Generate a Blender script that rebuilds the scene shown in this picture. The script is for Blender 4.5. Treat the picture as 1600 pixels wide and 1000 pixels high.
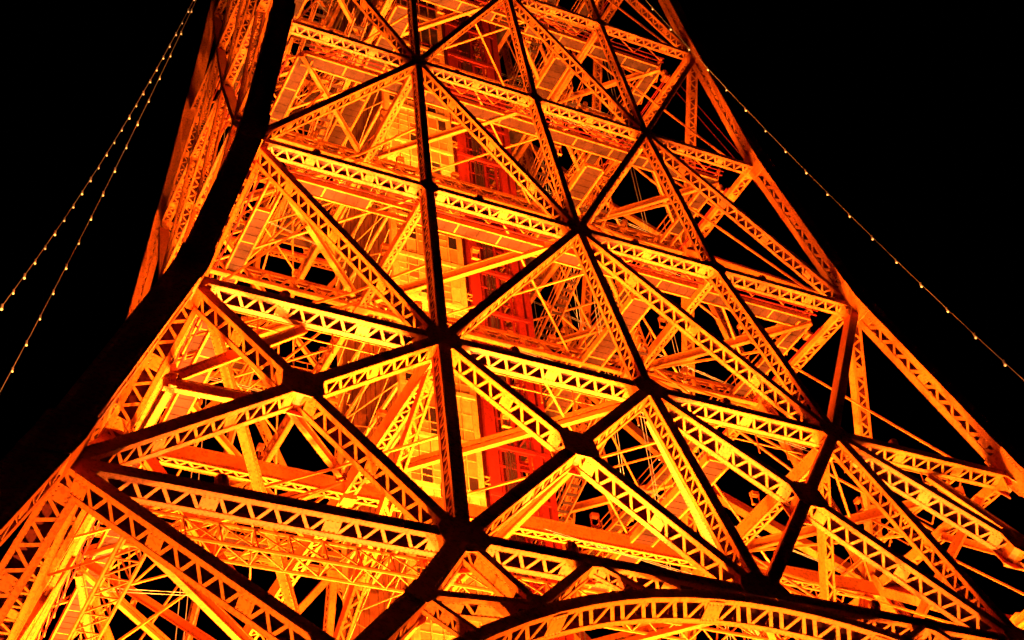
import bpy, math, random
from mathutils import Vector as V, Matrix

random.seed(7)
scene = bpy.context.scene
for o in list(bpy.data.objects):
    bpy.data.objects.remove(o)
COL = scene.collection

# ------------------------------------------------------------------ camera
cam_d = bpy.data.cameras.new('camera')
cam_d.sensor_width = 36.0
cam_d.lens = 55.828
cam_d.clip_start = 0.5
cam_d.clip_end = 4000
cam = bpy.data.objects.new('camera', cam_d)
COL.objects.link(cam)
r_ = V((0.89446208, -0.43817342, -0.08911588))
u_ = V((-0.22472285, -0.61281694, 0.7575982))
f_ = V((0.38657112, 0.65761649, 0.6466091))
m = Matrix((r_, u_, -f_)).transposed().to_4x4()
m.translation = V((-33.45, -66.58, 1.7))
cam.matrix_world = m
scene.camera = cam

# ------------------------------------------------------------------ night sky
world = bpy.data.worlds.new('World')
scene.world = world
world.use_nodes = True
nt = world.node_tree
bg = nt.nodes['Background']
sky = nt.nodes.new('ShaderNodeTexSky')
sky.sky_type = 'NISHITA'
sky.sun_disc = False
sky.sun_elevation = math.radians(-14)
sky.sun_rotation = math.radians(200)
nt.links.new(sky.outputs['Color'], bg.inputs['Color'])
bg.inputs['Strength'].default_value = 0.05

scene.view_settings.view_transform = 'Standard'
scene.view_settings.look = 'None'
scene.view_settings.exposure = 0.0
scene.view_settings.gamma = 1.0
scene.cycles.use_denoising = True
scene.cycles.max_bounces = 5
scene.cycles.diffuse_bounces = 1
scene.cycles.sample_clamp_indirect = 8.0

LAMP_COL = (1.0, 0.43, 0.065)
LAMP = 0.80            # master brightness of the floodlights

# ------------------------------------------------------------------ materials
MAT = {}
def newmat(name):
    mt = bpy.data.materials.new(name)
    mt.use_nodes = True
    MAT[name] = mt
    return mt, mt.node_tree.nodes, mt.node_tree.links, mt.node_tree.nodes['Principled BSDF']

def math_node(N, op, a=None, b=None, L=None):
    n = N.new('ShaderNodeMath'); n.operation = op
    for i, v in enumerate((a, b)):
        if v is None: continue
        if isinstance(v, (int, float)): n.inputs[i].default_value = v
        else: L.new(v, n.inputs[i])
    return n.outputs[0]

def paint(name, col, rough=0.5, var=0.35, rivets=True, scale=1.3, spec=0.12):
    mt, N, L, b = newmat(name)
    tc = N.new('ShaderNodeTexCoord')
    no = N.new('ShaderNodeTexNoise'); no.inputs['Scale'].default_value = scale; no.inputs['Detail'].default_value = 6
    L.new(tc.outputs['Object'], no.inputs['Vector'])
    oi = N.new('ShaderNodeObjectInfo')
    mix = N.new('ShaderNodeMix'); mix.data_type = 'RGBA'
    mix.inputs['A'].default_value = (*[c * (1 - var) for c in col], 1)
    mix.inputs['B'].default_value = (*[min(1, c * (1 + var * .6)) for c in col], 1)
    f = math_node(N, 'MULTIPLY', no.outputs['Fac'], 0.75, L)
    g = math_node(N, 'MULTIPLY', oi.outputs['Random'], 0.3, L)
    L.new(math_node(N, 'ADD', f, g, L), mix.inputs['Factor'])
    # streaks of grime running along the steel
    no2 = N.new('ShaderNodeTexNoise'); no2.inputs['Scale'].default_value = 7; no2.inputs['Detail'].default_value = 3
    L.new(tc.outputs['Object'], no2.inputs['Vector'])
    ramp = N.new('ShaderNodeValToRGB')
    ramp.color_ramp.elements[0].position = .34; ramp.color_ramp.elements[0].color = (.55, .5, .45, 1)
    ramp.color_ramp.elements[1].position = .5; ramp.color_ramp.elements[1].color = (1, 1, 1, 1)
    L.new(no2.outputs['Fac'], ramp.inputs['Fac'])
    mul = N.new('ShaderNodeMix'); mul.data_type = 'RGBA'; mul.blend_type = 'MULTIPLY'
    mul.inputs['Factor'].default_value = .8
    L.new(mix.outputs['Result'], mul.inputs['A']); L.new(ramp.outputs['Color'], mul.inputs['B'])
    L.new(mul.outputs['Result'], b.inputs['Base Color'])
    b.inputs['Roughness'].default_value = rough
    b.inputs['Specular IOR Level'].default_value = spec
    if rivets:
        uv = N.new('ShaderNodeUVMap'); uv.uv_map = 'uv'
        sp = N.new('ShaderNodeSeparateXYZ'); L.new(uv.outputs['UV'], sp.inputs[0])
        P = .17
        fu = math_node(N, 'FRACT', math_node(N, 'DIVIDE', sp.outputs[0], P, L), None, L)
        du = math_node(N, 'MULTIPLY', math_node(N, 'SUBTRACT', fu, .5, L), P, L)
        v1 = math_node(N, 'SUBTRACT', 1.0, sp.outputs[1], L)
        mv = math_node(N, 'MINIMUM', sp.outputs[1], v1, L)
        dv = math_node(N, 'MULTIPLY', math_node(N, 'SUBTRACT', mv, .12, L), .7, L)
        d2 = math_node(N, 'ADD', math_node(N, 'MULTIPLY', du, du, L), math_node(N, 'MULTIPLY', dv, dv, L), L)
        d = math_node(N, 'SQRT', d2, None, L)
        h = math_node(N, 'MULTIPLY', math_node(N, 'MAXIMUM', math_node(N, 'SUBTRACT', .045, d, L), 0.0, L), 1.0, L)
        bp = N.new('ShaderNodeBump'); bp.inputs['Strength'].default_value = 1.0; bp.inputs['Distance'].default_value = 1.0
        L.new(h, bp.inputs['Height']); L.new(bp.outputs['Normal'], b.inputs['Normal'])
    return mt

paint('orange_paint', (0.64, 0.104, 0.007))
paint('orange_paint_bars', (0.64, 0.106, 0.007), rivets=False)
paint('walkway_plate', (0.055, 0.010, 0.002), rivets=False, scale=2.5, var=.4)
paint('red_oxide', (0.21, 0.006, 0.002), rivets=False, var=.5, scale=2)
paint('shade_maroon', (0.17, 0.012, 0.004), rivets=False, var=.4)      # maroon with the shade inside box sections painted in; also the bay walls
paint('cladding', (0.20, 0.034, 0.005), rivets=False, var=.55, scale=1.1)
paint('shaft_frame', (0.62, 0.16, 0.022), rivets=False)
paint('pipe_white', (0.8, 0.45, 0.14), rivets=False, var=.1)
paint('concrete', (0.32, 0.30, 0.27), rough=.9, rivets=False)
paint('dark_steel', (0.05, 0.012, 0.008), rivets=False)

mt, N, L, b = newmat('shaft_pane')          # translucent ribbed panes, each a little different
oi = N.new('ShaderNodeObjectInfo')
cr = N.new('ShaderNodeValToRGB'); cr.color_ramp.interpolation = 'LINEAR'
e = cr.color_ramp.elements
e[0].position = 0; e[0].color = (.16, .03, .006, 1)
e[1].position = 1; e[1].color = (.52, .17, .03, 1)
x = cr.color_ramp.elements.new(.3); x.color = (.30, .075, .012, 1)
x = cr.color_ramp.elements.new(.6); x.color = (.42, .13, .018, 1)
L.new(oi.outputs['Random'], cr.inputs['Fac'])
tc = N.new('ShaderNodeTexCoord')
no = N.new('ShaderNodeTexNoise'); no.inputs['Scale'].default_value = 3.5; no.inputs['Detail'].default_value = 5
L.new(tc.outputs['Object'], no.inputs['Vector'])
mul = N.new('ShaderNodeMix'); mul.data_type = 'RGBA'; mul.blend_type = 'OVERLAY'; mul.inputs['Factor'].default_value = .55
L.new(cr.outputs['Color'], mul.inputs['A']); L.new(no.outputs['Fac'], mul.inputs['B'])
L.new(mul.outputs['Result'], b.inputs['Base Color'])
b.inputs['Roughness'].default_value = .25

mt, N, L, b = newmat('dark_unlit_glass')
b.inputs['Base Color'].default_value = (.02, .006, .004, 1); b.inputs['Roughness'].default_value = .15
mt, N, L, b = newmat('wire')
b.inputs['Base Color'].default_value = (.30, .16, .09, 1); b.inputs['Roughness'].default_value = .6
mt, N, L, b = newmat('bulb_glow')
b.inputs['Base Color'].default_value = (1, .75, .45, 1)
b.inputs['Emission Color'].default_value = (1, .40, .13, 1); b.inputs['Emission Strength'].default_value = .8
mt, N, L, b = newmat('lens_glow')
b.inputs['Emission Color'].default_value = (1, .5, .12, 1); b.inputs['Emission Strength'].default_value = 2.0
mt, N, L, b = newmat('asphalt')
no = N.new('ShaderNodeTexNoise'); no.inputs['Scale'].default_value = 40
cr = N.new('ShaderNodeValToRGB'); cr.color_ramp.elements[0].color = (.03, .03, .03, 1); cr.color_ramp.elements[1].color = (.07, .068, .065, 1)
L.new(no.outputs['Fac'], cr.inputs['Fac']); L.new(cr.outputs['Color'], b.inputs['Base Color']); b.inputs['Roughness'].default_value = .9

# ------------------------------------------------------------------ mesh builder
class MB:
    def __init__(s): s.v = []; s.f = []; s.uv = []; s.prim = set()
    def quad(s, a, b, c, d, lu=1.0):
        i = len(s.v); s.v += [a, b, c, d]; s.f.append((i, i+1, i+2, i+3)); s.uv += [(0, 0), (lu, 0), (lu, 1), (0, 1)]
    def bar(s, p0, p1, a, ha, b_, hb, caps=True, prim=None):
        p0 = V(p0); p1 = V(p1); L_ = (p1 - p0).length
        A = a * ha; B = b_ * hb
        q0 = [p0 - A - B, p0 + A - B, p0 + A + B, p0 - A + B]
        q1 = [p1 - A - B, p1 + A - B, p1 + A + B, p1 - A + B]
        i = len(s.v); s.v += q0 + q1
        for k in range(4):
            j = (k + 1) % 4
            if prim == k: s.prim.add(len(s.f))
            s.f.append((i + k, i + 4 + k, i + 4 + j, i + j)); s.uv += [(0, 0), (L_, 0), (L_, 1), (0, 1)]
        if caps:
            s.f.append((i, i+1, i+2, i+3)); s.f.append((i+7, i+6, i+5, i+4)); s.uv += [(0, .5)] * 8
    def beam(s, p0, p1, w, h, up=V((0, 0, 1))):
        p0 = V(p0); p1 = V(p1); t = (p1 - p0).normalized()
        if abs(t.dot(up)) > .97: up = V((0, 1, 0))
        a = t.cross(up).normalized(); b_ = a.cross(t).normalized()
        s.bar(p0, p1, a, w / 2, b_, h / 2)
    def tube(s, pts, r, n=6):
        pts = [V(p) for p in pts]; rings = []
        for k, p in enumerate(pts):
            t = (pts[min(k + 1, len(pts) - 1)] - pts[max(k - 1, 0)]).normalized()
            up = V((0, 0, 1)) if abs(t.z) < .95 else V((0, 1, 0))
            a = t.cross(up).normalized(); b_ = a.cross(t)
            i = len(s.v); s.v += [p + (a * math.cos(q) + b_ * math.sin(q)) * r for q in [2 * math.pi * x / n for x in range(n)]]
            rings.append(i)
        for i, j in zip(rings, rings[1:]):
            for k in range(n):
                l = (k + 1) % n
                s.f.append((i + k, i + l, j + l, j + k)); s.uv += [(0, .5)] * 4
        s.f.append(tuple(rings[0] + k for k in reversed(range(n)))); s.uv += [(0, .5)] * n
        s.f.append(tuple(rings[-1] + k for k in range(n))); s.uv += [(0, .5)] * n
    def ball(s, c, r, nu=8, nv=5, sz=1.0):
        c = V(c); rings = []
        for k in range(1, nv):
            ph = math.pi * k / nv
            i = len(s.v); rings.append(i)
            s.v += [c + V((r * math.sin(ph) * math.cos(q), r * math.sin(ph) * math.sin(q), r * sz * math.cos(ph))) for q in [2 * math.pi * x / nu for x in range(nu)]]
        t = len(s.v); s.v += [c + V((0, 0, r * sz)), c - V((0, 0, r * sz))]
        for k in range(nu):
            l = (k + 1) % nu
            s.f.append((t, rings[0] + k, rings[0] + l)); s.f.append((t + 1, rings[-1] + l, rings[-1] + k)); s.uv += [(0, .5)] * 6
            for i, j in zip(rings, rings[1:]):
                s.f.append((i + k, j + k, j + l, i + l)); s.uv += [(0, .5)] * 4
    def prism(s, pts, d):
        n = len(pts); i = len(s.v)
        s.v += [V(p) for p in pts] + [V(p) + d for p in pts]
        s.f.append(tuple(range(i, i + n))); s.f.append(tuple(reversed(range(i + n, i + 2 * n)))); s.uv += [(0, .5)] * (2 * n)
        for k in range(n):
            l = (k + 1) % n
            s.f.append((i + k, i + n + k, i + n + l, i + l)); s.uv += [(0, .5)] * 4
    def mesh(s, name, mat):
        me = bpy.data.meshes.new(name)
        me.from_pydata([tuple(v) for v in s.v], [], s.f)
        uvl = me.uv_layers.new(name='uv')
        flat = [c for p in s.uv for c in p]
        if len(flat) == len(uvl.data) * 2: uvl.data.foreach_set('uv', flat)
        me.materials.append(MAT[mat])
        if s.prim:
            me.materials.append(MAT['shade_maroon'])
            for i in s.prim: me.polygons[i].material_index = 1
        me.update()
        return me
    def obj(s, name, mat, parent=None):
        return link(name, s.mesh(name, mat), parent)

def link(name, me, parent=None, rz=0.0):
    o = bpy.data.objects.new(name, me); COL.objects.link(o)
    if parent is not None: o.parent = parent
    if rz: o.rotation_euler = (0, 0, rz)
    return o
def tag(o, label=None, cat=None, group=None, kind=None):
    for k, v in (('label', label), ('category', cat), ('group', group), ('kind', kind)):
        if v: o[k] = v
    return o
def empty(name, loc=(0, 0, 0)):
    o = bpy.data.objects.new(name, None); o.location = loc; COL.objects.link(o); return o

# ------------------------------------------------------------------ tower geometry
LEV = {'D': (31.21, 25.89), 'C': (44.52, 21.03), 'B': (57.54, 17.5), 'A': (69.91, 15.29), 'Z': (81.36, 13.90),
       'Y': (92.4, 12.65), 'X': (103.0, 11.5), 'W': (113.0, 10.5), 'U': (122.5, 9.6)}
ORDER = 'DCBAZYXWU'
Q = 0.4785
SN = (-1, -Q, 0, Q, 1)
def P(l, s): z, w = LEV[l]; return V((s * w, -w, z))
def face_n(lo, hi):
    (z0, w0), (z1, w1) = LEV[lo], LEV[hi]
    return V((0, -(z1 - z0), (w0 - w1))).normalized()
#       width of black outer plate, depth
DIM = {'D': (.58, .95), 'C': (.53, .92), 'B': (.41, .80), 'A': (.35, .70), 'Z': (.31, .62), 'Y': (.32, .58), 'X': (.3, .55), 'W': (.3, .5), 'U': (.3, .5)}

tower = empty('lattice_tower')
tag(tower, 'floodlit orange steel lattice tower filling the picture against the black sky', 'tower')

TH = 0.03
def lace_side(ml, mp, p0, p1, t, n, s, W, Dp, sg, pitch, bw, battens):
    Ln = (p1 - p0).length
    e = min(.17, Dp * .18)
    off = s * (sg * (W / 2 - TH / 2))
    for d in (TH + e / 2, Dp - TH - e / 2):
        mp.bar(p0 + off - n * d, p1 + off - n * d, n, e / 2, s, TH / 2)
    off2 = s * (sg * (W / 2 - TH - .014))
    k = max(2, int(round(Ln / pitch)))
    step = Ln / k
    lo, hi = TH + e * .45, Dp - TH - e * .45
    nb = max(2, int(round(k / 9.0))) if battens else 99999
    bpos = set()
    if battens:
        bpos = {1, k - 2} | {int(k * (i + 1) / nb) for i in range(nb - 1)}
    for i in range(k):
        a = p0 + t * (i * step) + off2; c = p0 + t * ((i + 1) * step) + off2
        if i in bpos:
            mc = (a + c) / 2
            ml.bar(mc - t * step * .72, mc + t * step * .72, n, 0, s, .012) if False else None
            mp.bar(mc - t * step * .62 - n * (Dp / 2), mc + t * step * .62 - n * (Dp / 2), n, Dp / 2 - TH - e, s, .012)
            continue
        d0, d1 = (lo, hi) if i % 2 == 0 else (hi, lo)
        a = a - n * d0; c = c - n * d1
        tt = (c - a).normalized(); ww = tt.cross(s).normalized()
        ml.bar(a, c, ww, bw / 2, s, .012 + .002 * (i % 2), caps=False)

def member(p0, p1, n, W, Dp, top='solid', bot='lace', inner='solid', outer='solid', pitch=None, bw=None, trim=(0, 0), battens=True):
    """riveted box member: outer plate in the face plane, laced sides"""
    p0 = V(p0); p1 = V(p1); t = (p1 - p0).normalized()
    p0 = p0 + t * trim[0]; p1 = p1 - t * trim[1]
    n = (n - t * n.dot(t)).normalized(); s = t.cross(n).normalized()
    mp, ml = MB(), MB()
    pitch = pitch or Dp * .48; bw = bw or Dp * .125
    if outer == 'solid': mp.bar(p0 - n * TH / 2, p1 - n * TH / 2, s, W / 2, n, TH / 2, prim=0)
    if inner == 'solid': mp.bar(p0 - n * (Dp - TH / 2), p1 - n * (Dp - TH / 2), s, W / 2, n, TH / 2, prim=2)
    sd = 1 if s.z < -1e-4 else -1
    for sg, kind in ((sd, bot), (-sd, top)):
        if kind == 'solid':
            off = s * (sg * (W / 2 - TH / 2))
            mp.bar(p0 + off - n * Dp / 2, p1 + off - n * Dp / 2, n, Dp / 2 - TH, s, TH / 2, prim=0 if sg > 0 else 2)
        elif kind == 'lace':
            lace_side(ml, mp, p0, p1, t, n, s, W, Dp, sg, pitch, bw, battens)
    return mp, ml

def put4(name, mp, ml, parent=tower, mat='orange_paint', rots=(0, 1, 2, 3), lname='lacing'):
    me = mp.mesh(name, mat); le = ml.mesh(lname, 'orange_paint_bars') if ml and ml.f else None
    out = []
    for k in rots:
        o = link(name, me, parent, k * math.pi / 2)
        if le:
            c = link(lname, le, o); c['kind'] = 'stuff'
        out.append(o)
    return out

def hull2(pts):
    pts = sorted(set(pts))
    def half(ps):
        h = []
        for p in ps:
            while len(h) >= 2 and (h[-1][0]-h[-2][0])*(p[1]-h[-2][1]) - (h[-1][1]-h[-2][1])*(p[0]-h[-2][0]) <= 0: h.pop()
            h.append(p)
        return h
    a = half(pts); b_ = half(pts[::-1]); return a[:-1] + b_[:-1]

node_dirs = {}     # key -> (pos, n list, [(dir, W)], depth)
def note(key, pos, n, d, W, Dp):
    e = node_dirs.setdefault(key, [V(pos), [], [], 0])
    e[1].append(n); e[2].append((V(d).normalized(), W)); e[3] = max(e[3], Dp)

def face_member(name, ka, pa, kb, pb, n, W, Dp, rots=(0, 1, 2, 3), **kw):
    pa, pb = V(pa), V(pb)
    mp, ml = member(pa, pb, n, W, Dp, trim=(W * .5, W * .5), **kw)
    put4(name, mp, ml, rots=rots)
    note(ka, pa, n, pb - pa, W, Dp); note(kb, pb, n, pa - pb, W, Dp)

# rows, posts and diagonals of one face, turned four times
for li, l in enumerate(ORDER):
    lo = ORDER[max(0, li - 1)]; hi = ORDER[min(len(ORDER) - 1, li + 1)]
    n = face_n(lo, hi)
    W, Dp = DIM[l]
    for i in range(4):
        face_member('row_girder', (l, SN[i]), P(l, SN[i]), (l, SN[i+1]), P(l, SN[i+1]), n, W * .92, Dp)
def isect(a, b, c, d):
    u = b - a; v = d - c; w0 = a - c
    aa, bb, cc, dd, ee = u.dot(u), u.dot(v), v.dot(v), u.dot(w0), v.dot(w0)
    den = aa * cc - bb * bb
    return a + u * ((bb * ee - cc * dd) / den)
for li in range(len(ORDER) - 1):
    lo, hi = ORDER[li], ORDER[li + 1]
    n = face_n(lo, hi)
    W = (DIM[lo][0] + DIM[hi][0]) / 2; Dp = (DIM[lo][1] + DIM[hi][1]) / 2
    for s in (-Q, 0, Q):
        face_member('vertical_post', (lo, s), P(lo, s), (hi, s), P(hi, s), n, W, Dp * .9, top='lace', bw=Dp * .11, battens=False)
    if lo == 'D':
        for i in range(4):
            a, b_, c, d = P(hi, SN[i]), P(lo, SN[i+1]), P(hi, SN[i+1]), P(lo, SN[i])
            x = isect(a, b_, c, d); kx = ('DX', i)
            for kk, pp in (((hi, SN[i]), a), ((lo, SN[i+1]), b_), ((hi, SN[i+1]), c), ((lo, SN[i]), d)):
                face_member('diagonal_brace', kk, pp, kx, x, n, W * .95, Dp, rots=(0, 2, 3) if i == 0 and kk == (hi, -1) else ((1, 2, 3) if i == 3 and kk in ((hi, 1), (lo, Q)) else (0, 1, 2, 3)))
    else:
        up = (li % 2 == 0)       # '^' panels: upper quarter nodes to lower corner and centre
        for q in (-Q, Q):
            for e in ((-1, 0) if q < 0 else (0, 1)):
                if up: face_member('diagonal_brace', (hi, q), P(hi, q), (lo, e), P(lo, e), n, W * .92, Dp)
                else: face_member('diagonal_brace', (lo, q), P(lo, q), (hi, e), P(hi, e), n, W * .92, Dp)

# ------------------------------------------------------------------ base of the face: leg wedge, arch
SL = .46
zD, wD = LEV['D']
def F(x, z): return V((x, -(wD + SL * (zD - z)), z))
nB = V((0, -1, SL)).normalized()
def base(name, ka, a, kb, b_, W, Dp, **kw):
    face_member(name, ka, a, kb, b_, nB, W, Dp, **kw)
CHN = [(-12.39, 31.21), (-14.9, 27.6), (-18.0, 23.9), (-23.5, 16.9), (-30.0, 8.4), (-36.4, .9)]
for sg in (-1, 1):
    pts = [F(-sg * x if sg > 0 else x, z) for x, z in CHN]
    for i in range(len(pts) - 1):
        ka = ('D', sg * Q) if i == 0 else ('E', sg, i)
        base('leg_inner_chord', ka, pts[i], ('E', sg, i + 1), pts[i + 1], .74, .95)
    A1 = F(sg * 10.6, 28.05); R1 = F(sg * 7.4, 31.15); A2 = F(sg * 5.4, 29.8)
    base('spandrel_brace', ('D', sg * Q), P('D', sg * Q), ('arch', sg, 1), A1, .34, .8, pitch=.8)
    base('spandrel_brace', ('E', sg, 1), pts[1], ('arch', sg, 1), A1, .34, .8, pitch=.7)
    base('spandrel_brace', ('arch', sg, 1), A1, ('arch', sg, 2), R1, .34, .75)
    base('spandrel_brace', ('arch', sg, 2), R1, ('arch', sg, 3), A2, .22, .55)
    base('spandrel_brace', ('E', sg, 1), pts[1], ('arch', sg, 4), F(sg * 13.4, 26.1), .2, .6)
    base('leg_brace', ('D', sg), P('D', sg), ('E', sg, 2), pts[2], .55, .95)
    zc = 17.2
    oc = F(sg * (wD + SL * (zD - zc)), zc)
    base('leg_brace', ('E', sg, 2), pts[2], ('E', sg, 9), oc, .5, .9)
    base('leg_brace', ('E', sg, 3), pts[3], ('E', sg, 9), oc, .5, .9)
    base('leg_brace', ('E', sg, 9), oc, ('E', sg, 4), pts[4], .5, .9)
def arch_z(x): return 30.62 - .0262 * x * x
# arch rib, one curved box per face
xs = [-23.2 + 41.0 * i / 28 for i in range(29)]
mp, ml = MB(), MB()
for a, b_ in zip(xs, xs[1:]):
    p, q = member(F(a, arch_z(a)), F(b_, arch_z(b_)), nB, .52, 1.1, pitch=.5, bw=.14, battens=False)
    for src, dst in ((p, mp), (q, ml)):
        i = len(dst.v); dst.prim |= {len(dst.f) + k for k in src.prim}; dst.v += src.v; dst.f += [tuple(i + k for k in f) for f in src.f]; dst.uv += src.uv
put4('arch_rib', mp, ml)
for i in (4, 9, 14, 19, 24):
    x = xs[i]
    mp = MB(); p0 = F(x - .35, arch_z(x - .35)); p1 = F(x + .35, arch_z(x + .35))
    t = (p1 - p0).normalized(); s = t.cross(nB).normalized(); sd = 1 if s.z < 0 else -1
    mp.bar(p0 - nB * .55 + s * sd * .29, p1 - nB * .55 + s * sd * .29, nB, .44, s, .012)
    put4('batten_plate', mp, None)

# ------------------------------------------------------------------ gusset plates at the nodes
for key, (pos, ns, dirs, Dp) in node_dirs.items():
    n = V((0, 0, 0))
    for q in ns: n += q
    n.normalize()
    e1 = V((1, 0, 0)); e2 = n.cross(e1).normalized()
    big = max(w for _, w in dirs)
    Lg = big * (1.45 if key[0] in ('B', 'C') else 1.2) if len(dirs) > 4 else big * 1.05
    if key[0] == 'DX': Lg = .5
    if key[0] == 'E': Lg = .5
    if key[0] == 'arch': Lg = .45
    if key in (('C', -Q), ('C', Q), ('C', 0), ('D', -Q), ('D', Q), ('D', 0)): Lg *= 1.0
    if key[0] == 'D' and len(key) == 2 and abs(key[1]) == Q: Lg = .92
    if key[0] == 'D' and len(key) == 2 and key[1] == 0: Lg = 1.1
    if key[0] == 'DX': Lg = .9
    elif abs(key[1]) == 1 and len(key) == 2: Lg = big * 1.35
    pts = []
    for d, w in dirs:
        w = min(w, .75)
        d2 = (d.dot(e1), d.dot(e2)); l_ = math.hypot(*d2); d2 = (d2[0] / l_, d2[1] / l_)
        for k in (-1, 1):
            pts.append((round(d2[0] * Lg - k * d2[1] * w * .56, 4), round(d2[1] * Lg + k * d2[0] * w * .56, 4)))
    if len(key) == 2 and abs(key[1]) == 1:
        pts.append((0.0, 0.0))
    h = hull2(pts)
    mp = MB(); dq = min(Dp, .95)
    mp.prism([pos + e1 * a + e2 * b_ + n * .025 for a, b_ in h], -n * .05)
    mp.prism([pos + e1 * a * .92 + e2 * b_ * .92 - n * (dq - .01) for a, b_ in h], -n * .035)
    mp.prism([pos + e1 * a * .55 + e2 * b_ * .55 - n * .03 for a, b_ in h], -n * (dq - .05))
    put4('gusset_plate', mp, None)

# ------------------------------------------------------------------ four main legs
LEGOF = [-.3, -.5, -.15, -.08, -.05, 0, 0, 0, 0, 0]
LEGW = [.78, .66, .60, .54, .48, .44, .42, .40, .40]
leg_pts = [V((-40.0, -40.0, .8))] + [V((-LEV[l][1], -LEV[l][1], LEV[l][0])) for l in ORDER]
mp, ml = MB(), MB()
ex, ey = V((1, 0, 0)), V((0, 1, 0))
leg_off = {round(p.z, 3): o for p, o in zip(leg_pts, LEGOF)}
def legc(p):
    o = leg_off.get(round(p.z, 3), 0)
    return p + V((o, o, 0))
def shear_plate(mb, p0, p1, off, a, ha, th_dir, th):
    mb.bar(p0 + off, p1 + off, a, ha, th_dir, th)
for hh, a, b_ in zip(LEGW, leg_pts, leg_pts[1:]):
    p0, p1 = legc(a), legc(b_)
    L_ = (p1 - p0).length; t = (p1 - p0).normalized()
    # outer plates (front and side)
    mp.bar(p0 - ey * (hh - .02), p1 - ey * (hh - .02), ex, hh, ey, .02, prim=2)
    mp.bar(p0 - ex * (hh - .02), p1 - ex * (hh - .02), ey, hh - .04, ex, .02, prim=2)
    # inner faces: edge plates and wide lacing between them
    for nrm, along in ((ey, ex), (ex, ey)):
        sgn = 1
        f0 = nrm * (hh - .02)
        lim = hh if nrm is ey else hh - .04
        for side in (-1, 1):
            mp.bar(p0 + f0 + along * side * (lim - .19), p1 + f0 + along * side * (lim - .19), along, .19, nrm, .02)
        k = max(4, int(L_ / .62)); st = L_ / k
        for i in range(k):
            q0 = p0 + t * (i * st); q1 = p0 + t * ((i + 1) * st)
            if i % 8 == 3:
                mp.bar(q0 + nrm * (hh - .055), q1 + nrm * (hh - .055), along, lim - .36, nrm, .014); continue
            sg = 1 if i % 2 else -1
            c0 = q0 + along * (sg * (lim - .3)) + nrm * (hh - .055); c1 = q1 - along * (sg * (lim - .3)) + nrm * (hh - .055)
            tt = (c1 - c0).normalized(); ww = tt.cross(nrm).normalized()
            ml.bar(c0, c1, ww, .09, nrm, .012 + .002 * (i % 2), caps=False)
legs = put4('leg', mp, ml)
mp = MB()
for sgn in (1,):
    for l in 'DCBAZYXWU':
        pass
# corner knee plates where the rows meet the legs
for li, l in enumerate(ORDER):
    z, w = LEV[l]; c = legc(V((-w, -w, z)))
    mp = MB(); hz = 1.3 if l in 'DCB' else .9
    d0 = (leg_pts[li + 1] - leg_pts[li]).normalized(); d1 = (leg_pts[min(li + 2, len(leg_pts) - 1)] - leg_pts[min(li + 1, len(leg_pts) - 2)]).normalized()
    hh = LEGW[li]
    mp.bar(c - d0 * hz, c, ex, hh + .03, ey, hh + .03); mp.bar(c, c + d1 * hz, ex, hh + .025, ey, hh + .025)
    put4('leg_joint', mp, None)

# ------------------------------------------------------------------ plan bracing at every level
def wp(l, a, b_): z, w = LEV[l]; return V((a * w, b_ * w, z))
def double_bar(p0, p1, w, h, lace=True, pitch=.75, trim=.9):
    """two flat chords one above the other, laced between"""
    p0, p1 = V(p0), V(p1); t = (p1 - p0).normalized(); p0 = p0 + t * trim; p1 = p1 - t * trim
    up = V((0, 0, 1)); a = t.cross(up).normalized(); b_ = a.cross(t).normalized()
    mp, ml = MB(), MB()
    for k in (-1, 1):
        mp.bar(p0 + b_ * k * (h / 2), p1 + b_ * k * (h / 2), a, w / 2, b_, .035)
    for side in (-1, 1):
        for k in (-1, 1):
            mp.bar(p0 + b_ * k * (h / 2 - .11) + a * side * (w / 2 - .012), p1 + b_ * k * (h / 2 - .11) + a * side * (w / 2 - .012), b_, .074, a, .01)
    if lace:
        n_ = max(2, int((p1 - p0).length / pitch)); st = (p1 - p0).length / n_
        for i in range(n_):
            s = 1 if i % 2 else -1
            ml.bar(p0 + t * i * st + b_ * s * (h / 2 - .05), p0 + t * (i + 1) * st - b_ * s * (h / 2 - .05), b_.cross(a).cross(a) if False else t.cross(a), .05, a, w / 2 - .03, caps=False)
    else:
        mp.bar(p0, p1, a, w / 2 - .03, b_, h / 2 - .2)
    return mp, ml
def solid_bar(p0, p1, w, h, trim=.9):
    p0, p1 = V(p0), V(p1); t = (p1 - p0).normalized(); p0 = p0 + t * trim; p1 = p1 - t * trim
    up = V((0, 0, 1)); a = t.cross(up).normalized(); b_ = a.cross(t).normalized()
    mp = MB()
    mp.bar(p0, p1, a, w * .36, b_, h / 2 - .03)
    mp.bar(p0 - b_ * (h / 2), p1 - b_ * (h / 2), a, w / 2, b_, .03)
    mp.bar(p0 + b_ * (h / 2), p1 + b_ * (h / 2), a, w / 2, b_, .03)
    return mp, None
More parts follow.
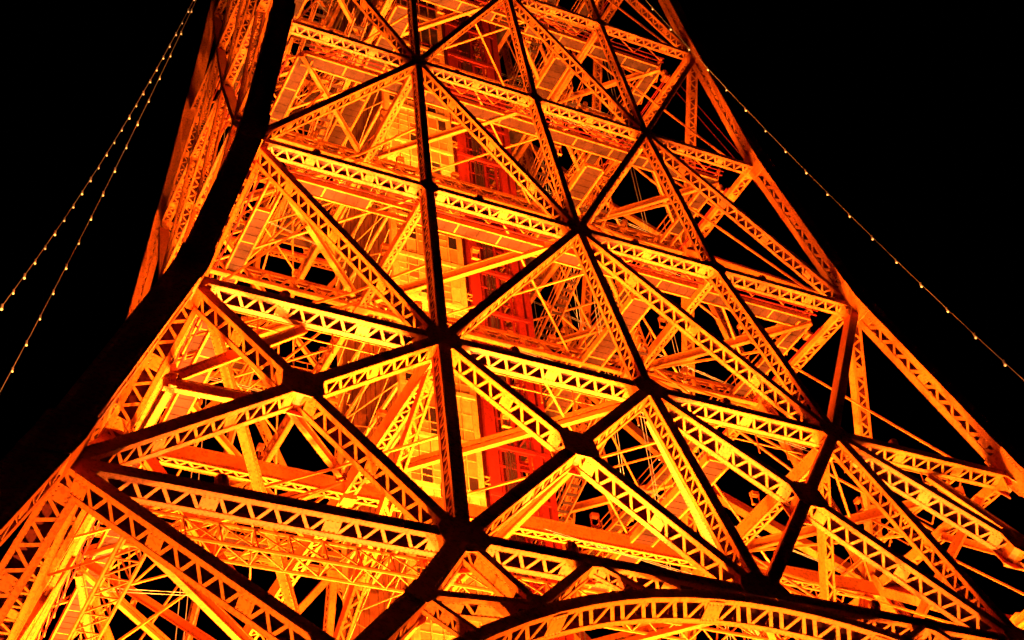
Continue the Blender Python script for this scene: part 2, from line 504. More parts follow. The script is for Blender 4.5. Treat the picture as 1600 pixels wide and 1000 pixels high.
for l in ORDER:
    W, Dp = DIM[l]
    drop = V((0, 0, -.15))
    N_ = wp(l, -Q, -Q) + drop
    inner_pt = wp(l, -1, -1) + V((1.2, 1.2, 0)) + drop
    bw_ = .26 if l in 'DCB' else .22
    bh_ = .46 if l in 'DCB' else .36
    specs = [(inner_pt, 'solid'), (wp(l, 0, -1) + V((0, .6, 0)) + drop, 'lace' if l in 'CD' else 'solid'),
             (wp(l, -1, 0) + V((.6, 0, 0)) + drop, 'lace' if l in 'CD' else 'solid')]
    for q, kind in specs:
        mp, ml = (double_bar if kind == 'lace' else solid_bar)(N_, q, bw_, bh_)
        put4('plan_brace', mp, ml, mat='orange_paint_bars')
    # quarter-line girders from the face to the inner node
    for qi, q in enumerate((wp(l, -Q, -1) + V((0, .6, 0)), wp(l, -1, -Q) + V((.6, 0, 0)))):
        dd = (N_ - q).normalized(); side = V((-dd.y, dd.x, 0))
        gw, gd = (.85, .55) if l in 'CD' else ((.52, .42) if l in 'BA' else (.38, .34))
        mp, ml = member(q, N_, V((0, 0, 1)), .0001 + gd, gw, top='solid', bot='solid', inner='none')
        # laced bottom
        t = dd; s = side
        lo_, hi_ = -gd / 2 + .05, gd / 2 - .05
        Ln = (N_ - q).length; k = max(3, int(Ln / (gd * .62))); st = Ln / k
        for e in (-1, 1):
            mp.bar(q + s * e * (gd / 2 - .06) - V((0, 0, gw)), N_ + s * e * (gd / 2 - .06) - V((0, 0, gw)), s, .075, V((0, 0, 1)), .015)
        for i in range(k):
            sg = 1 if i % 2 else -1
            a = q + t * i * st + s * sg * (gd / 2 - .1) - V((0, 0, gw - .03)); c = q + t * (i + 1) * st - s * sg * (gd / 2 - .1) - V((0, 0, gw - .03))
            ml.bar(a, c, (c - a).normalized().cross(V((0, 0, 1))), .05, V((0, 0, 1)), .01 + .002 * (i % 2), caps=False)
        if l in 'CD':
            put4('quarter_girder', mp, ml)
        else:
            put4('quarter_girder', mp, ml, rots=(0, 2) if qi == 0 else (1, 3))
            mp, ml = double_bar(q, N_, .3, .85, pitch=.62, trim=.2)
            put4('quarter_truss', mp, ml, mat='orange_paint_bars', rots=(1, 3) if qi == 0 else (0, 2))
    # long girders between inner nodes, passing the shaft
    q0, q1 = N_, wp(l, Q, -Q) + drop
    gw, gd = (.85, .55) if l in 'CD' else (.42, .34)
    mp, ml = member(q0, q1, V((0, 0, 1)), gd, gw, top='solid', bot='solid', inner='none')
    Ln = (q1 - q0).length; k = max(3, int(Ln / (gd * .62))); st = Ln / k
    t = V((1, 0, 0)); s = V((0, 1, 0))
    for e in (-1, 1):
        mp.bar(q0 + s * e * (gd / 2 - .06) - V((0, 0, gw)), q1 + s * e * (gd / 2 - .06) - V((0, 0, gw)), s, .075, V((0, 0, 1)), .015)
    for i in range(k):
        sg = 1 if i % 2 else -1
        a = q0 + t * i * st + s * sg * (gd / 2 - .1) - V((0, 0, gw - .03)); c = q0 + t * (i + 1) * st - s * sg * (gd / 2 - .1) - V((0, 0, gw - .03))
        ml.bar(a, c, (c - a).normalized().cross(V((0, 0, 1))), .05, V((0, 0, 1)), .01 + .002 * (i % 2), caps=False)
    if l not in 'CD':
        mp, ml = double_bar(q0, q1, .3, .85, pitch=.62, trim=.3)
    put4('inner_girder', mp, ml)
    # joint plate under the inner node
    mp = MB(); r = .75 if l in 'DCB' else .55
    mp.prism([N_ + V((r * math.cos(k * math.pi / 4 + .39), r * math.sin(k * math.pi / 4 + .39), -.28)) for k in range(8)], V((0, 0, .05)))
    mp.bar(N_ - V((0, 0, 1.1 if l in 'CD' else .6)), N_ + V((0, 0, .3)), ex, .32, ey, .32)
    put4('joint_plate', mp, None)

# slender sway rods between the levels and across the corners
for li in range(len(ORDER) - 1):
    lo, hi = ORDER[li], ORDER[li + 1]
    for a, b_ in (((-Q, -Q), (-.74, -.96)), ((-Q, -Q), (-.24, -.95)), ((Q, -Q), (.74, -.96)), ((Q, -Q), (.24, -.95)), ((-.74, -.74), (-.96, -.96))):
        g = MB(); g.beam(wp(hi, *a), wp(lo, *b_), .11, .09); put4('sway_rod', g, None, mat='orange_paint_bars')
    g = MB(); g.beam(wp(hi, -Q, -.96), wp(hi, -.96, -Q), .12, .1); put4('corner_tie', g, None, mat='orange_paint_bars')
    for sq in (-.24, .24):
        g = MB(); g.beam(wp(hi, sq, -.96), wp(hi, -sq, -Q), .1, .08); put4('corner_tie', g, None, mat='orange_paint_bars')
    mz = (LEV[lo][0] + LEV[hi][0]) / 2; mw = (LEV[lo][1] + LEV[hi][1]) / 2
    for sq in (-Q, Q):
        g = MB(); g.beam((mw * sq, -mw + .5, mz), (mw * sq, -mw * Q, LEV[hi][0] - .4), .12, .1); put4('sway_rod', g, None, mat='orange_paint_bars')

# inner raking struts below level C
for a, b_ in (((-1, -1), (-Q, -Q)), ((-Q, -1), (-Q, -Q)), ((-1, -Q), (-Q, -Q)), ((0, -1), (-Q, -Q)), ((0, -1), (Q, -Q))):
    p0 = wp('C', *a); p0 = p0 * 1.0
    p0.x *= .955; p0.y *= .955
    p1 = wp('D', *b_)
    if abs(a[0]) == 1 and abs(a[1]) == 1 or a[0] == 0:
        mp, ml = solid_bar(p0, p1, .36, .36, trim=1.0)
    else:
        nn = V((1, 0, 0)) if a[0] == -Q else V((0, 1, 0))
        mp, ml = member(p0, p1, nn, .52, .52, top='lace', bot='lace', pitch=.45, bw=.09, trim=(1., 1.))
    put4('raking_strut', mp, ml)
# horizontals from leg to the crossing nodes
pz = LEV['D'][0] + (LEV['C'][0] - LEV['D'][0]) * .54
wz = LEV['D'][1] + (LEV['C'][1] - LEV['D'][1]) * .54
for sg in (-1, 1):
    mp, ml = solid_bar(V((sg * (wz - 1.2), -wz + 1.6, pz)), V((sg * wz * .74, -wz + 1.4, pz)), .28, .42, trim=.1)
    put4('crossing_strut', mp, ml)
    mp, ml = solid_bar(V((sg * (wz - 1.2), -wz + 1.6, pz)), V((sg * (LEV['C'][1] * .75), -LEV['C'][1] + .9, LEV['C'][0] - .4)), .26, .34, trim=.3)
    put4('crossing_strut', mp, ml)

# ------------------------------------------------------------------ walkways behind every row
def walkway(l, k):
    z, w = LEV[l]
    y0, y1 = -w + 1.7, -w + 2.5
    zf = z - .1
    x1 = w - 2.0
    g = MB()
    for y in (y0, y1):
        g.beam((-x1, y, zf), (x1, y, zf), .10, .30)
    npan = max(6, int(2 * x1 / 2.35)); st = 2 * x1 / npan
    for i in range(npan + 1):
        g.beam((-x1 + i * st, y0 + .06, zf + .02), (-x1 + i * st, y1 - .06, zf + .02), .09, .2)
    return g, npan, st, x1, y0, y1, zf
WALK = {}
for l in ORDER:
    g, npan, st, x1, y0, y1, zf = walkway(l, 0)
    me = g.mesh('walkway', 'orange_paint_bars')
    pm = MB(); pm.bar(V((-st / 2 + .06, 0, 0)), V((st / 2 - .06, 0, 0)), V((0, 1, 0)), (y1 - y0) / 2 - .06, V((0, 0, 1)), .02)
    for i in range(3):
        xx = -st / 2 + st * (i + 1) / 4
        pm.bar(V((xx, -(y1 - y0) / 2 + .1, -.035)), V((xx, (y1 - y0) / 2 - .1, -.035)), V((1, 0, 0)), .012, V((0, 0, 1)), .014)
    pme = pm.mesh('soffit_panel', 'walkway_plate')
    # handrail: outer side truss, inner side rails
    h = MB()
    for yy, full in ((y0 - .35, True), (y1 + .02, False)):
        for hz in ((1.35,) if full else (.55, 1.1)):
            h.beam((-x1, yy, zf + hz), (x1, yy, zf + hz), .13 if full else .05, .13 if full else .05)
        nn = int(2 * x1 / (1.0 if full else 1.6)); s2 = 2 * x1 / nn
        for i in range(nn):
            xx = -x1 + i * s2
            if full:
                h.beam((xx, yy, zf + (.1 if i % 2 else 1.3)), (xx + s2, yy, zf + (1.3 if i % 2 else .1)), .07, .05)
            else:
                h.beam((xx, yy, zf), (xx, yy, zf + 1.12), .045, .045, up=V((0, 1, 0)))
    hme = h.mesh('handrail', 'orange_paint_bars')
    # service pipes slung under the outer edge
    pp = MB()
    for yy, dz, rr in ((y0 - .55, -.25, .045), (y0 - .75, -.12, .03)):
        pp.tube([(-x1, yy, zf + dz), (x1, yy, zf + dz)], rr, 6)
    ppme = pp.mesh('service_pipe', 'red_oxide')
    for k in range(4):
        if l == 'D': continue
        if l == 'C' and k != 3:
            link('handrail', hme, tower, k * math.pi / 2); continue
        wk = link('walkway', me, tower, k * math.pi / 2)
        for i in range(npan):
            if random.random() < .06 : continue
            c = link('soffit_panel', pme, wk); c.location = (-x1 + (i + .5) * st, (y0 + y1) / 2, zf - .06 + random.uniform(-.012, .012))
        link('handrail', hme, wk); link('service_pipe', ppme, wk)
# gangways running past the shaft, either side
def gangway(l, sg, half):
    z, w = LEV[l]; zf = z - .45
    xa, xb = sg * 4.95, sg * (4.95 + half)
    ya, yb = -w + 3.3, w - 3.3
    g = MB()
    for xx in (xa, xb): g.beam((xx, ya, zf), (xx, yb, zf), .12, .34)
    npan = int((yb - ya) / 2.4); st = (yb - ya) / npan
    for i in range(npan + 1): g.beam((min(xa, xb) + .07, ya + i * st, zf + .02), (max(xa, xb) - .07, ya + i * st, zf + .02), .1, .22)
    for xx in (xa, xb):
        for hz in (.55, 1.1): g.beam((xx, ya, zf + hz), (xx, yb, zf + hz), .05, .05)
        for i in range(npan * 2 + 1): g.beam((xx, ya + i * st / 2, zf), (xx, ya + i * st / 2, zf + 1.1), .045, .045)
    o = g.obj('gangway', 'orange_paint_bars', tower)
    pm = MB(); pm.bar(V((0, -st / 2 + .06, 0)), V((0, st / 2 - .06, 0)), V((1, 0, 0)), abs(xb - xa) / 2 - .07, V((0, 0, 1)), .02)
    for i in range(4):
        yy = -st / 2 + st * (i + 1) / 5
        pm.bar(V((-abs(xb - xa) / 2 + .1, yy, -.035)), V((abs(xb - xa) / 2 - .1, yy, -.035)), V((0, 1, 0)), .014, V((0, 0, 1)), .014)
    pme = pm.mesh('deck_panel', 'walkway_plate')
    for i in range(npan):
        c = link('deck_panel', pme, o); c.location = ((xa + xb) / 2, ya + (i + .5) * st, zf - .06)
for l in 'CBAZYX': gangway(l, 1, 1.2)
gangway('Z', -1, 1.2)

# open steel stairs zigzagging beside the shaft
def stair(lo, hi, x, flip, wd=.85):
    (z0, w0), (z1, w1) = LEV[lo], LEV[hi]
    ya, yb = -w1 * .62, w1 * .35
    zm = (z0 + z1) / 2
    for (pa, pb) in (((x, ya, z0 - .2), (x, yb, zm)), ((x + flip * (wd + .15), yb, zm), (x + flip * (wd + .15), ya, z1 - .3))):
        pa, pb = V(pa), V(pb); t = (pb - pa).normalized()
        g = MB()
        for sx in (-wd / 2, wd / 2):
            g.beam(pa + V((sx, 0, 0)), pb + V((sx, 0, 0)), .06, .26)
            for hz in (.55, 1.05): g.beam(pa + V((sx, 0, hz)), pb + V((sx, 0, hz)), .045, .045)
            n_ = int((pb - pa).length / 1.3)
            for i in range(n_ + 1):
                q = pa + (pb - pa) * (i / n_) + V((sx, 0, 0)); g.beam(q, q + V((0, 0, 1.05)), .04, .04)
        o = g.obj('stair_flight', 'orange_paint_bars', tower)
        tr = MB(); n_ = int(abs(pb.z - pa.z) / .21)
        for i in range(1, n_):
            q = pa + (pb - pa) * (i / n_); tr.bar(q - V((wd / 2 - .04, 0, 0)), q + V((wd / 2 - .04, 0, 0)), ey, .12, V((0, 0, 1)), .015)
        c = tr.obj('treads', 'walkway_plate', o); c['kind'] = 'stuff'
for lo, hi in (('C', 'B'), ('B', 'A'), ('A', 'Z'), ('Z', 'Y')):
    stair(lo, hi, 6.75, 1)
stair('Z', 'Y', -6.7, -1); stair('A', 'Z', -6.7, -1)

# ------------------------------------------------------------------ lift shaft on the axis
shaft = empty('lift_shaft')
tag(shaft, 'tall lift shaft with paned front and red open bay up the tower axis', 'lift shaft')
SH = 4.5; ZB, ZT = .0, 126.0
g = MB()
for sx in (-1, 1):
    for sy in (-1, 1):
        g2 = MB(); g2.bar(V((sx * (SH - .18), sy * (SH - .18), ZB)), V((sx * (SH - .18), sy * (SH - .18), ZT)), ex, .18, ey, .18)
        g2.obj('corner_column', 'shaft_frame' if sx < 0 else 'red_oxide', shaft)
storey = 3.3
nst = int(ZT / storey)
for k in range(1, nst + 1):
    z = k * storey
    g = MB(); o_ = SH - .06
    g.bar(V((-o_, -o_, z)), V((.1, -o_, z)), ey, .07, V((0, 0, 1)), .14)
    g.bar(V((-o_, -o_ + .2, z)), V((-o_, o_ - .2, z)), ex, .07, V((0, 0, 1)), .12)
    g.obj('ring_beam', 'shaft_frame', shaft)
    g = MB()
    g.bar(V((.5, -o_, z + .3)), V((o_, -o_, z + .3)), ey, .07, V((0, 0, 1)), .13)
    g.bar(V((o_, -o_ + .2, z)), V((o_, o_ - .2, z)), ex, .07, V((0, 0, 1)), .12)
    g.bar(V((-o_ + .2, o_, z)), V((o_ - .2, o_, z)), ey, .07, V((0, 0, 1)), .12)
    g.obj('ring_beam', 'red_oxide', shaft)
# mullion beside the open lift bay, and verticals
for x, mat, r in ((.02, 'shaft_frame', .17), (.78, 'red_oxide', .2), (1.12, 'red_oxide', .12), (3.75, 'red_oxide', .22)):
    g = MB(); g.bar(V((x, -SH + .2, ZB)), V((x, -SH + .2, ZT)), ex, r, ey, r * .8); g.obj('mullion', mat, shaft)
cols = 6; cw = (SH - .4) / cols
for i in range(1, cols):
    g = MB(); x = -SH + .32 + i * cw; g.bar(V((x, -SH + .09, ZB)), V((x, -SH + .09, ZT)), ex, .032, ey, .04); g.obj('mullion', 'shaft_frame', shaft)
# panes of the front, 1.1 m high, from above the roof of the base building
ph = 1.05
pm = MB(); pm.bar(V((-cw / 2 + .05, 0, 0)), V((cw / 2 - .05, 0, 0)), V((0, 0, 1)), ph / 2 - .035, V((0, 1, 0)), .02)
pme = pm.mesh('pane', 'shaft_pane'); pdark = pm.mesh('pane', 'dark_unlit_glass')
z = 37.0
while z < 86:
    g = MB(); g.bar(V((-SH + .2, -SH + .13, z)), V((-.1, -SH + .13, z)), V((0, 0, 1)), .035, ey, .02)
    if random.random() < .8: g.bar(V((-SH + .2, -SH + .11, z + .55)), V((-.1 - random.choice((0, cw, 2 * cw, 3 * cw)), -SH + .11, z + .55)), V((0, 0, 1)), .022, ey, .015)
    g.obj('transom', 'shaft_frame', shaft)
    for i in range(cols):
        c = link('pane', pdark if random.random() < .14 else pme, shaft)
        c.location = (-SH + .32 + (i + .5) * cw, -SH + .16 + random.uniform(-.02, .02), z + ph / 2)
    z += ph
gm = MB(); gm.bar(V((-cw + .05, 0, 0)), V((cw - .05, 0, 0)), V((0, 0, 1)), 1.0, V((0, 1, 0)), .02); gme = gm.mesh('glazing_panel', 'dark_unlit_glass')  # upper front stands unlit: its darkness is put into the glass colour
while z < 122:
    g = MB(); g.bar(V((-SH + .2, -SH + .10, z)), V((-.1, -SH + .10, z)), V((0, 0, 1)), .05, ey, .06); g.obj('transom', 'red_oxide', shaft)
    for i in range(3):
        c = link('glazing_panel', gme, shaft); c.location = (-SH + .32 + (2 * i + 1) * cw, -SH + .16, z + 1.05)
    z += 2.1
# clad left side: upright boards, one storey high
bw_ = (2 * SH - .7) / 12
pm = MB(); pm.bar(V((0, -bw_ / 2 + .045, 0)), V((0, bw_ / 2 - .045, 0)), V((0, 0, 1)), storey / 2 - .05, V((1, 0, 0)), .03)
bme = pm.mesh('cladding_board', 'cladding')
for k in range(11, 36):
    for i in range(12):
        c = link('cladding_board', bme, shaft); c.location = (-SH + .22 + random.uniform(-.03, .03), -SH + .35 + (i + .5) * bw_, (k + .5) * storey)
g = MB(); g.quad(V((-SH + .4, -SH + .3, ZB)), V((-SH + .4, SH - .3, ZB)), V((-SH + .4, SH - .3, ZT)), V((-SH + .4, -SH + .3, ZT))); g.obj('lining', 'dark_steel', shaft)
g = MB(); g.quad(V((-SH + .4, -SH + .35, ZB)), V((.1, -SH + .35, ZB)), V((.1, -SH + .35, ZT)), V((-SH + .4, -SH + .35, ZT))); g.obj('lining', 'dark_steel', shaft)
# thin raking rods across the cladding
for k in range(9, 37):
    g = MB(); z = k * storey; x = -SH - .06
    g.beam((x, -SH + .2, z), (x, SH - .2, z + storey * (1 if k % 2 else 2)), .05, .05)
    g.beam((x, SH - .2, z + 1.2), (x, -SH + .2, z + storey + 1.8), .04, .04)
    g.obj('raking_rod', 'shaft_frame', shaft)
    if k % 3 == 0:
        g = MB()
        for zz in range(8):
            za = z + zz * .42
            g.beam((x - .06, 2.4 + (.5 if zz % 2 else 0), za), (x - .06, 2.9 - (.5 if zz % 2 else 0), za + .42), .05, .05)
        g.obj('cable_tray', 'shaft_frame', shaft)
# open lift bay: back wall, guide rails, ladder rungs, cable bundles
g = MB(); g.bar(V((.5, -1.0, ZB)), V((.5, -1.0, ZT)), ey, .04, ex, .04); 
g = MB(); g.quad(V((.3, -1.2, ZB)), V((SH - .2, -1.2, ZB)), V((SH - .2, -1.2, ZT)), V((.3, -1.2, ZT))); g.obj('bay_wall', 'shade_maroon', shaft)
g = MB(); g.quad(V((.3, -1.2, ZB)), V((.3, -SH + .3, ZB)), V((.3, -SH + .3, ZT)), V((.3, -1.2, ZT))); g.obj('bay_wall', 'shade_maroon', shaft)
for x, y in ((1.5, -4.1), (2.0, -3.8), (2.5, -4.2), (2.95, -3.7), (3.3, -4.2), (1.4, -2.4), (2.9, -2.2)):
    g = MB(); g.bar(V((x, y, ZB)), V((x, y, ZT)), ex, .07, ey, .07); g.obj('guide_rail', 'red_oxide', shaft)
z = 30.0
while z < 122:
    g = MB(); y = -SH + .35
    g.bar(V((1.2, y, z)), V((3.6, y, z)), ey, .04, V((0, 0, 1)), .05)
    g.bar(V((2.3, y + .05, z + .42)), V((3.6, y + .05, z + .42)), ey, .03, V((0, 0, 1)), .035)
    if random.random() < .5: g.beam((1.2, y + .3, z), (3.6, y + .3, z + 1.1), .05, .05)
    if random.random() < .5: g.bar(V((2.6, y + .3, z + .5)), V((3.5, y + .3, z + .5)), V((0, 0, 1)), random.uniform(.1, .35), ey, .03)
    g.obj('rung_frame', 'red_oxide', shaft)
    z += 1.1
g = MB()
for i in range(7):
    x = 1.75 + .09 * i; pts = [(x + random.uniform(-.05, .05), -SH + .25 + random.uniform(-.06, .06), z) for z in range(28, 124, 3)]
    g.tube(pts, .03, 5)
tag(g.obj('cable_bundle', 'dark_steel', shaft))
# lattice ties between the shaft and the open bay
for k in range(9, 37, 2):
    z = k * storey + .9
    g = MB()
    for dz in (0, .45): g.beam((.15, -SH + .12, z + dz), (.75, -SH + .12, z + dz), .06, .06)
    g.beam((.15, -SH + .12, z), (.75, -SH + .12, z + .45), .05, .05)
    g.obj('tie', 'orange_paint_bars', shaft)

# ------------------------------------------------------------------ low-level pipework and light truss inside the base
def thing_mesh(mb, name, mat, label, cat, group=None):
    o = mb.obj(name, mat); tag(o, label, cat, group); return o
for k in range(4):
    pass
g = MB()
for (dy, dz) in ((0, 0), (1.0, 0), (.5, 1.1)):
    g.tube([(-23.0, -23.2 + dy, 31.0 + dz), (23.0, -23.2 + dy, 31.0 + dz)], .07, 6)
for i in range(36):
    x = -22.5 + i * 1.25; c = [(0, 0), (1.0, 0), (.5, 1.1)]
    for a, b_ in ((0, 1), (1, 2), (2, 0)):
        g.beam((x, -23.2 + c[a][0], 31.0 + c[a][1]), (x + 1.25, -23.2 + c[b_][0], 31.0 + c[b_][1]), .05, .05)
        g.beam((x, -23.2 + c[a][0], 31.0 + c[a][1]), (x, -23.2 + c[b_][0], 31.0 + c[b_][1]), .05, .05)
put4('cable_truss', g, None, mat='orange_paint_bars', rots=(0, 3))

# ------------------------------------------------------------------ floodlights
LNAME = {'D': 'row just above the arch', 'C': 'second row above the arch', 'B': 'third row above the arch', 'A': 'fourth row above the arch',
         'Z': 'fifth row above the arch', 'Y': 'sixth row above the arch', 'X': 'seventh row above the arch', 'W': 'eighth row above the arch'}
FACES = ['front', 'right', 'rear', 'left']
ORD = ['leftmost', 'second from left', 'third from left', 'rightmost']
# round lamp housings that stand on the row girders
hm = MB()
hm.ball((0, 0, .42), .25, 10, 7)
hm.bar(V((-.22, 0, 0)), V((-.22, 0, .45)), ey, .04, ex, .02); hm.bar(V((.22, 0, 0)), V((.22, 0, .45)), ey, .04, ex, .02)
housing = hm.mesh('housing', 'orange_paint_bars')
bm_ = MB(); bm_.bar(V((0, 0, -.18)), V((0, 0, 0)), ex, .28, ey, .2); bracket = bm_.mesh('bracket', 'orange_paint_bars')
lm = MB(); lm.prism([V((.17 * math.cos(a), .17 * math.sin(a), .735)) for a in [k * math.pi / 5 for k in range(10)]], V((0, 0, .02))); lens = lm.mesh('lens', 'lens_glow')
for l in 'DCBAZ':
    z, w = LEV[l]
    for k in range(4):
        rot = Matrix.Rotation(k * math.pi / 2, 4, 'Z')
        for i, s in enumerate((-.80, -.30, .22, .68)):
            o = empty('ball_lamp', rot @ V((s * w, -w + .75, z + .45)))
            o.rotation_euler = (0, 0, k * math.pi / 2)
            tag(o, 'round lamp housing on the %s %s, %s' % (FACES[k], LNAME[l], ORD[i]), 'lamp', 'round lamp housings on the row girders')
            link('housing', housing, o); link('bracket', bracket, o)
# box floodlights on the inner edge of the walkways, aimed up at the steel above
fm = MB(); fm.bar(V((0, 0, .42)), V((0, 0, .62)), ex, .2, ey, .14); flood_body = fm.mesh('housing', 'orange_paint_bars')
fy = MB()
for sx in (-1, 1): fy.bar(V((sx * .23, 0, -.1)), V((sx * .23, 0, .55)), ex, .02, ey, .04)
fy.bar(V((-.25, 0, -.12)), V((.25, 0, -.12)), ey, .08, V((0, 0, 1)), .02)
flood_yoke = fy.mesh('yoke', 'orange_paint_bars')
fl = MB(); fl.bar(V((0, 0, .625)), V((0, 0, .64)), ex, .17, ey, .11); flood_lens = fl.mesh('lens', 'lens_glow')
FACE_F = [1.0, .42, .2, .6]
LEV_F = {'D': 1.7, 'C': .5, 'B': .3, 'A': .16, 'Z': .08}
SPOTS = ((-.74, -.74, .9, 'at the left corner'), (-Q, -.68, 1.7, 'left of centre'), (-.22, -.76, 2.0, 'just left of the middle'),
         (.22, -.76, .9, 'just right of the middle'), (Q, -.68, .6, 'right of centre'))
for l in 'DCBAZ':
    z, w = LEV[l]
    for k in range(4):
        rot = Matrix.Rotation(k * math.pi / 2, 4, 'Z')
        for i, (sx, sy, pf, where) in enumerate(SPOTS):
            p = rot @ V((sx * w, sy * w, z + .35))
            o = empty('floodlight', p)
            o.rotation_euler = (0, 0, k * math.pi / 2)
            tag(o, 'box floodlight inside the %s %s, %s' % (FACES[k], LNAME[l], where), 'floodlight', 'floodlights on the inner braces')
            link('housing', flood_body, o); link('yoke', flood_yoke, o); link('lens', flood_lens, o)
            d = bpy.data.lights.new('flood', 'SPOT')
            d.energy = 26000 * LAMP * LEV_F[l] * FACE_F[k] * pf * random.uniform(.75, 1.25)
            d.color = LAMP_COL; d.spot_size = math.radians(125); d.spot_blend = .75; d.shadow_soft_size = .2
            lo_ = bpy.data.objects.new('lamp', d); COL.objects.link(lo_); lo_.parent = o
            lo_.location = (0, 0, .9)
            dirv = V((0, -.55, 1)).normalized() if i else V((-.42, -.42, 1)).normalized()
            lo_.rotation_euler = (-dirv).to_track_quat('Z', 'Y').to_euler()
# unseen floodlights added on the inner girders to brighten the lift shaft
for l, en in (('D', 1.6), ('C', 1.3), ('B', 1.1), ('A', .9)):
    z, w = LEV[l]
    for k, (px_, py_, tgt, where, e2) in enumerate(((-5.0, -Q * w, (-2.6, -4.5, z + 9.0), 'left of the shaft front', 1.0), (-1.4, -Q * w, (-2.2, -4.5, z + 8.0), 'at the shaft front', .8),
                                                 (-Q * w, -3.0, (-4.5, -1.0, z + 8.0), 'at the shaft side', .28), (3.2, -Q * w, (3.0, -4.0, z + 9.0), 'right of the shaft front', .16))):
        p = V((px_, py_, z + .3)); o = empty('floodlight', p)
        tag(o, 'added floodlight inside the %s, %s' % (LNAME[l], where), 'floodlight', 'added floodlights that wash the lift shaft')
        link('housing', flood_body, o); link('yoke', flood_yoke, o); link('lens', flood_lens, o)
        d = bpy.data.lights.new('flood', 'SPOT'); d.energy = 15000 * LAMP * en * e2; d.color = LAMP_COL
        d.spot_size = math.radians(100); d.spot_blend = .8; d.shadow_soft_size = .2
        lo_ = bpy.data.objects.new('lamp', d); COL.objects.link(lo_); lo_.parent = o; lo_.location = (0, 0, .9)
        lo_.rotation_euler = (-(V(tgt) - p).normalized()).to_track_quat('Z', 'Y').to_euler()
# big floodlights on the ground inside the four feet
for k in range(4):
    rot = Matrix.Rotation(k * math.pi / 2, 4, 'Z')
    for j, (x, y) in enumerate(((-14, -14), (-5, -15), (-15, -5), (-27, -26))):  # last of each set is unseen, added to brighten the lower leg
        p = rot @ V((x, y, .3))
        o = empty('ground_floodlight', p)
        tag(o, 'large ground floodlight under the %s side of the tower, %s' % (FACES[k], ('inside its corner', 'near its middle', 'further inside', 'added beside its leg')[j]), 'floodlight', 'ground floodlights under the tower')
        for nm, me in (('housing', housing), ('bracket', bracket), ('lens', lens)):
            c = link(nm, me, o); c.scale = (2, 2, 2)
        d = bpy.data.lights.new('ground_flood', 'SPOT'); d.energy = (520000 if j < 3 else 110000) * LAMP * (1.35, .45, .32, .6)[k]; d.color = LAMP_COL
        d.spot_size = math.radians(78 if j < 3 else 120); d.spot_blend = 1.0; d.shadow_soft_size = .4
        lo_ = bpy.data.objects.new('lamp', d); COL.objects.link(lo_); lo_.parent = o; lo_.location = (0, 0, 1.7)
        dirv = (V((p.x * .7, p.y * .7, 60)) - p).normalized(); lo_.rotation_euler = (-dirv).to_track_quat('Z', 'Y').to_euler()

# ------------------------------------------------------------------ strings of bulbs and wires
bb = MB(); bb.ball((0, 0, 0), .058, 8, 6); bulb_me = bb.mesh('bulb', 'bulb_glow')
sk = MB(); sk.tube([(0, 0, .11), (0, 0, .26)], .05, 6); socket_me = sk.mesh('socket', 'wire')
def quad3(a, b_, c, t):
    return V(a) * (1 - t) * (1 - 2 * t) + V(b_) * 4 * t * (1 - t) + V(c) * t * (2 * t - 1)
def light_string(a, b_, c, n, label, t0=-.05, t1=1.6, r=.013):
    root = empty('light_string', quad3(a, b_, c, .5))
    o0 = V(root.location)
    def pos(t):
        if t <= 1: return quad3(a, b_, c, t)
        d = quad3(a, b_, c, 1) - quad3(a, b_, c, .98)
        return quad3(a, b_, c, 1) + d * ((t - 1) / .02)
    g = MB(); g.tube([pos(t0 + (t1 - t0) * i / 50) - o0 for i in range(51)], r, 5); g.obj('cable', 'wire', root)
    for i in range(n):
        t = t0 + (t1 - t0) * (i + .5) / n
        p = pos(t) - o0
        bo = link('bulb', bulb_me, root); bo.location = p - V((0, 0, .2)); bo.scale = [random.uniform(.8, 1.15)] * 3
        link('socket', socket_me, bo)
    tag(root, label, 'light string', 'strings of small bulbs hanging from the tower')
light_string((-15.49, 2.02, 92.23), (-21.23, -1.71, 70.02), (-27.87, -10.52, 46.53), 45, 'outer bulb string with close-set bulbs hanging left of the tower')
light_string((-15.8, .18, 89.88), (-21.58, -3.38, 64.66), (-26.8, -10.25, 42.73), 30, 'bulb string with wider-spaced bulbs, nearest the tower on the left')
light_string((6.83, -18.11, 79.34), (14.28, -20.73, 62.69), (17.27, -28.24, 41.49), 33, 'bulb string slanting down the black sky right of the tower', t0=-.15)
light_string((-12.5, 9.5, 88.0), (-14.0, 13.0, 66.0), (-17.0, 16.5, 45.0), 22, 'faint bulb string hanging inside the left rear of the tower', t0=0, t1=1.2)
light_string((9.0, 6.5, 92.0), (14.5, 4.0, 70.0), (22.5, 1.0, 46.0), 20, 'faint bulb string inside the tower near the right leg', t0=0, t1=1.2)
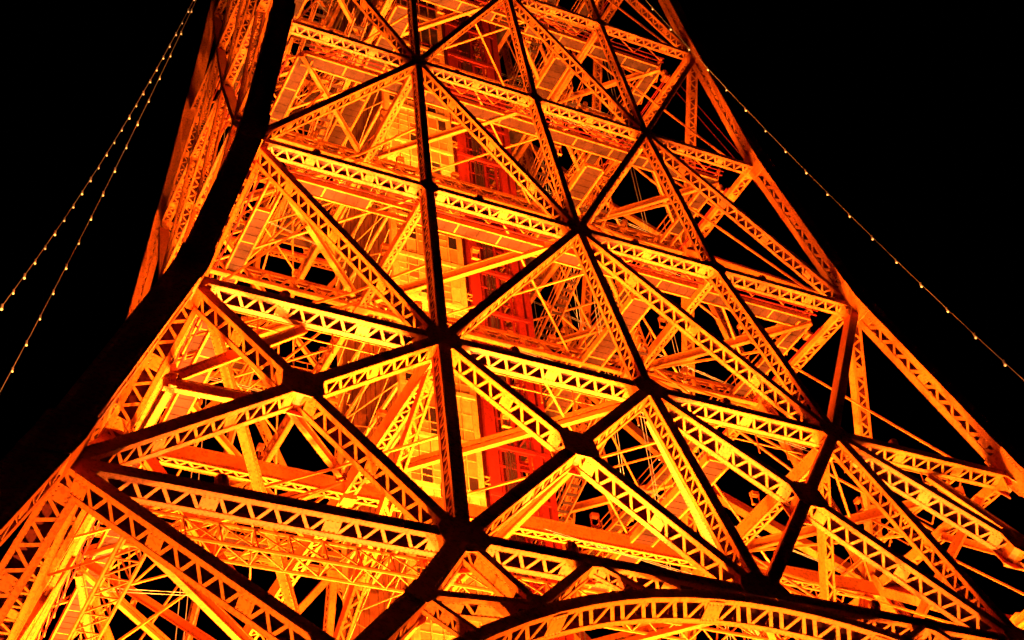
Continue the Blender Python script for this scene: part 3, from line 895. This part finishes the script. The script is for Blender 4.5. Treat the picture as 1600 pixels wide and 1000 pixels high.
for i, (p0, p1) in enumerate((((14.2, -6.0, 40), (12.2, -6.0, 92)), ((14.7, -5.7, 40), (12.7, -5.7, 92)), ((9.0, 2.0, 40), (8.0, 2.0, 95)), ((9.5, 2.3, 40), (8.5, 2.3, 95)),
                              ((-14.0, 4.0, 40), (-12.0, 4.0, 92)), ((-13.5, 4.3, 40), (-11.5, 4.3, 92)))):
    g = MB(); g.tube([p0, p1], .022, 5)
    tag(g.obj('hanging_wire', 'wire'), 'thin pale wire hanging down inside the tower', 'wire', 'thin wires inside the tower')
for i, (p0, p1) in enumerate((((14.9, -10.27, 82.89), (30.0, -15.5, 47.0)), ((14.9, -9.5, 83.4), (30.6, -14.5, 47.6)))):
    g = MB(); g.tube([p0, p1], .03, 5)
    tag(g.obj('stay_cable', 'red_oxide'), 'slanting stay cable crossing the open bay beside the right leg', 'cable', 'stay cables by the right leg')

rng = random.Random(3)
def web(name, pairs, mat, r, cat, grp):
    for p0, p1, lab in pairs:
        g = MB(); g.tube([p0, p1], r, 5); tag(g.obj(name, mat), lab, cat, grp)
stays = []
for lo, hi in (('D', 'C'), ('C', 'B'), ('B', 'A'), ('A', 'Z'), ('Z', 'Y')):
    for a, b_ in (((Q, -Q), (0, -.9)), ((Q, 0), (.9, -Q)), ((-Q, 0), (-.9, -.7)), ((0, -Q), (Q, -.9)), ((Q, -Q), (.9, .3))):
        p0 = wp(hi, *a); p1 = wp(lo, *b_)
        for dx in (-.16, .16): stays.append((p0 + V((dx, dx * .5, -.6)), p1 + V((dx, dx * .5, .4)), 'thin paired rod strung inside, above the ' + LNAME[lo]))
web('stay_rod', stays, 'wire', .016, 'rod', 'paired thin rods inside the tower')

# ------------------------------------------------------------------ ground
g = MB(); R = 1500
g.quad(V((-R, -R, 0)), V((R, -R, 0)), V((R, R, 0)), V((-R, R, 0)))
o = g.obj('ground', 'asphalt'); o['kind'] = 'structure'
for k in range(4):
    g = MB(); p = Matrix.Rotation(k * math.pi / 2, 4, 'Z') @ V((-39.6, -39.6, 0))
    g.bar(p, p + V((0, 0, .9)), ex, 3.0, ey, 3.0)
    g.obj('footing', 'concrete', tower)
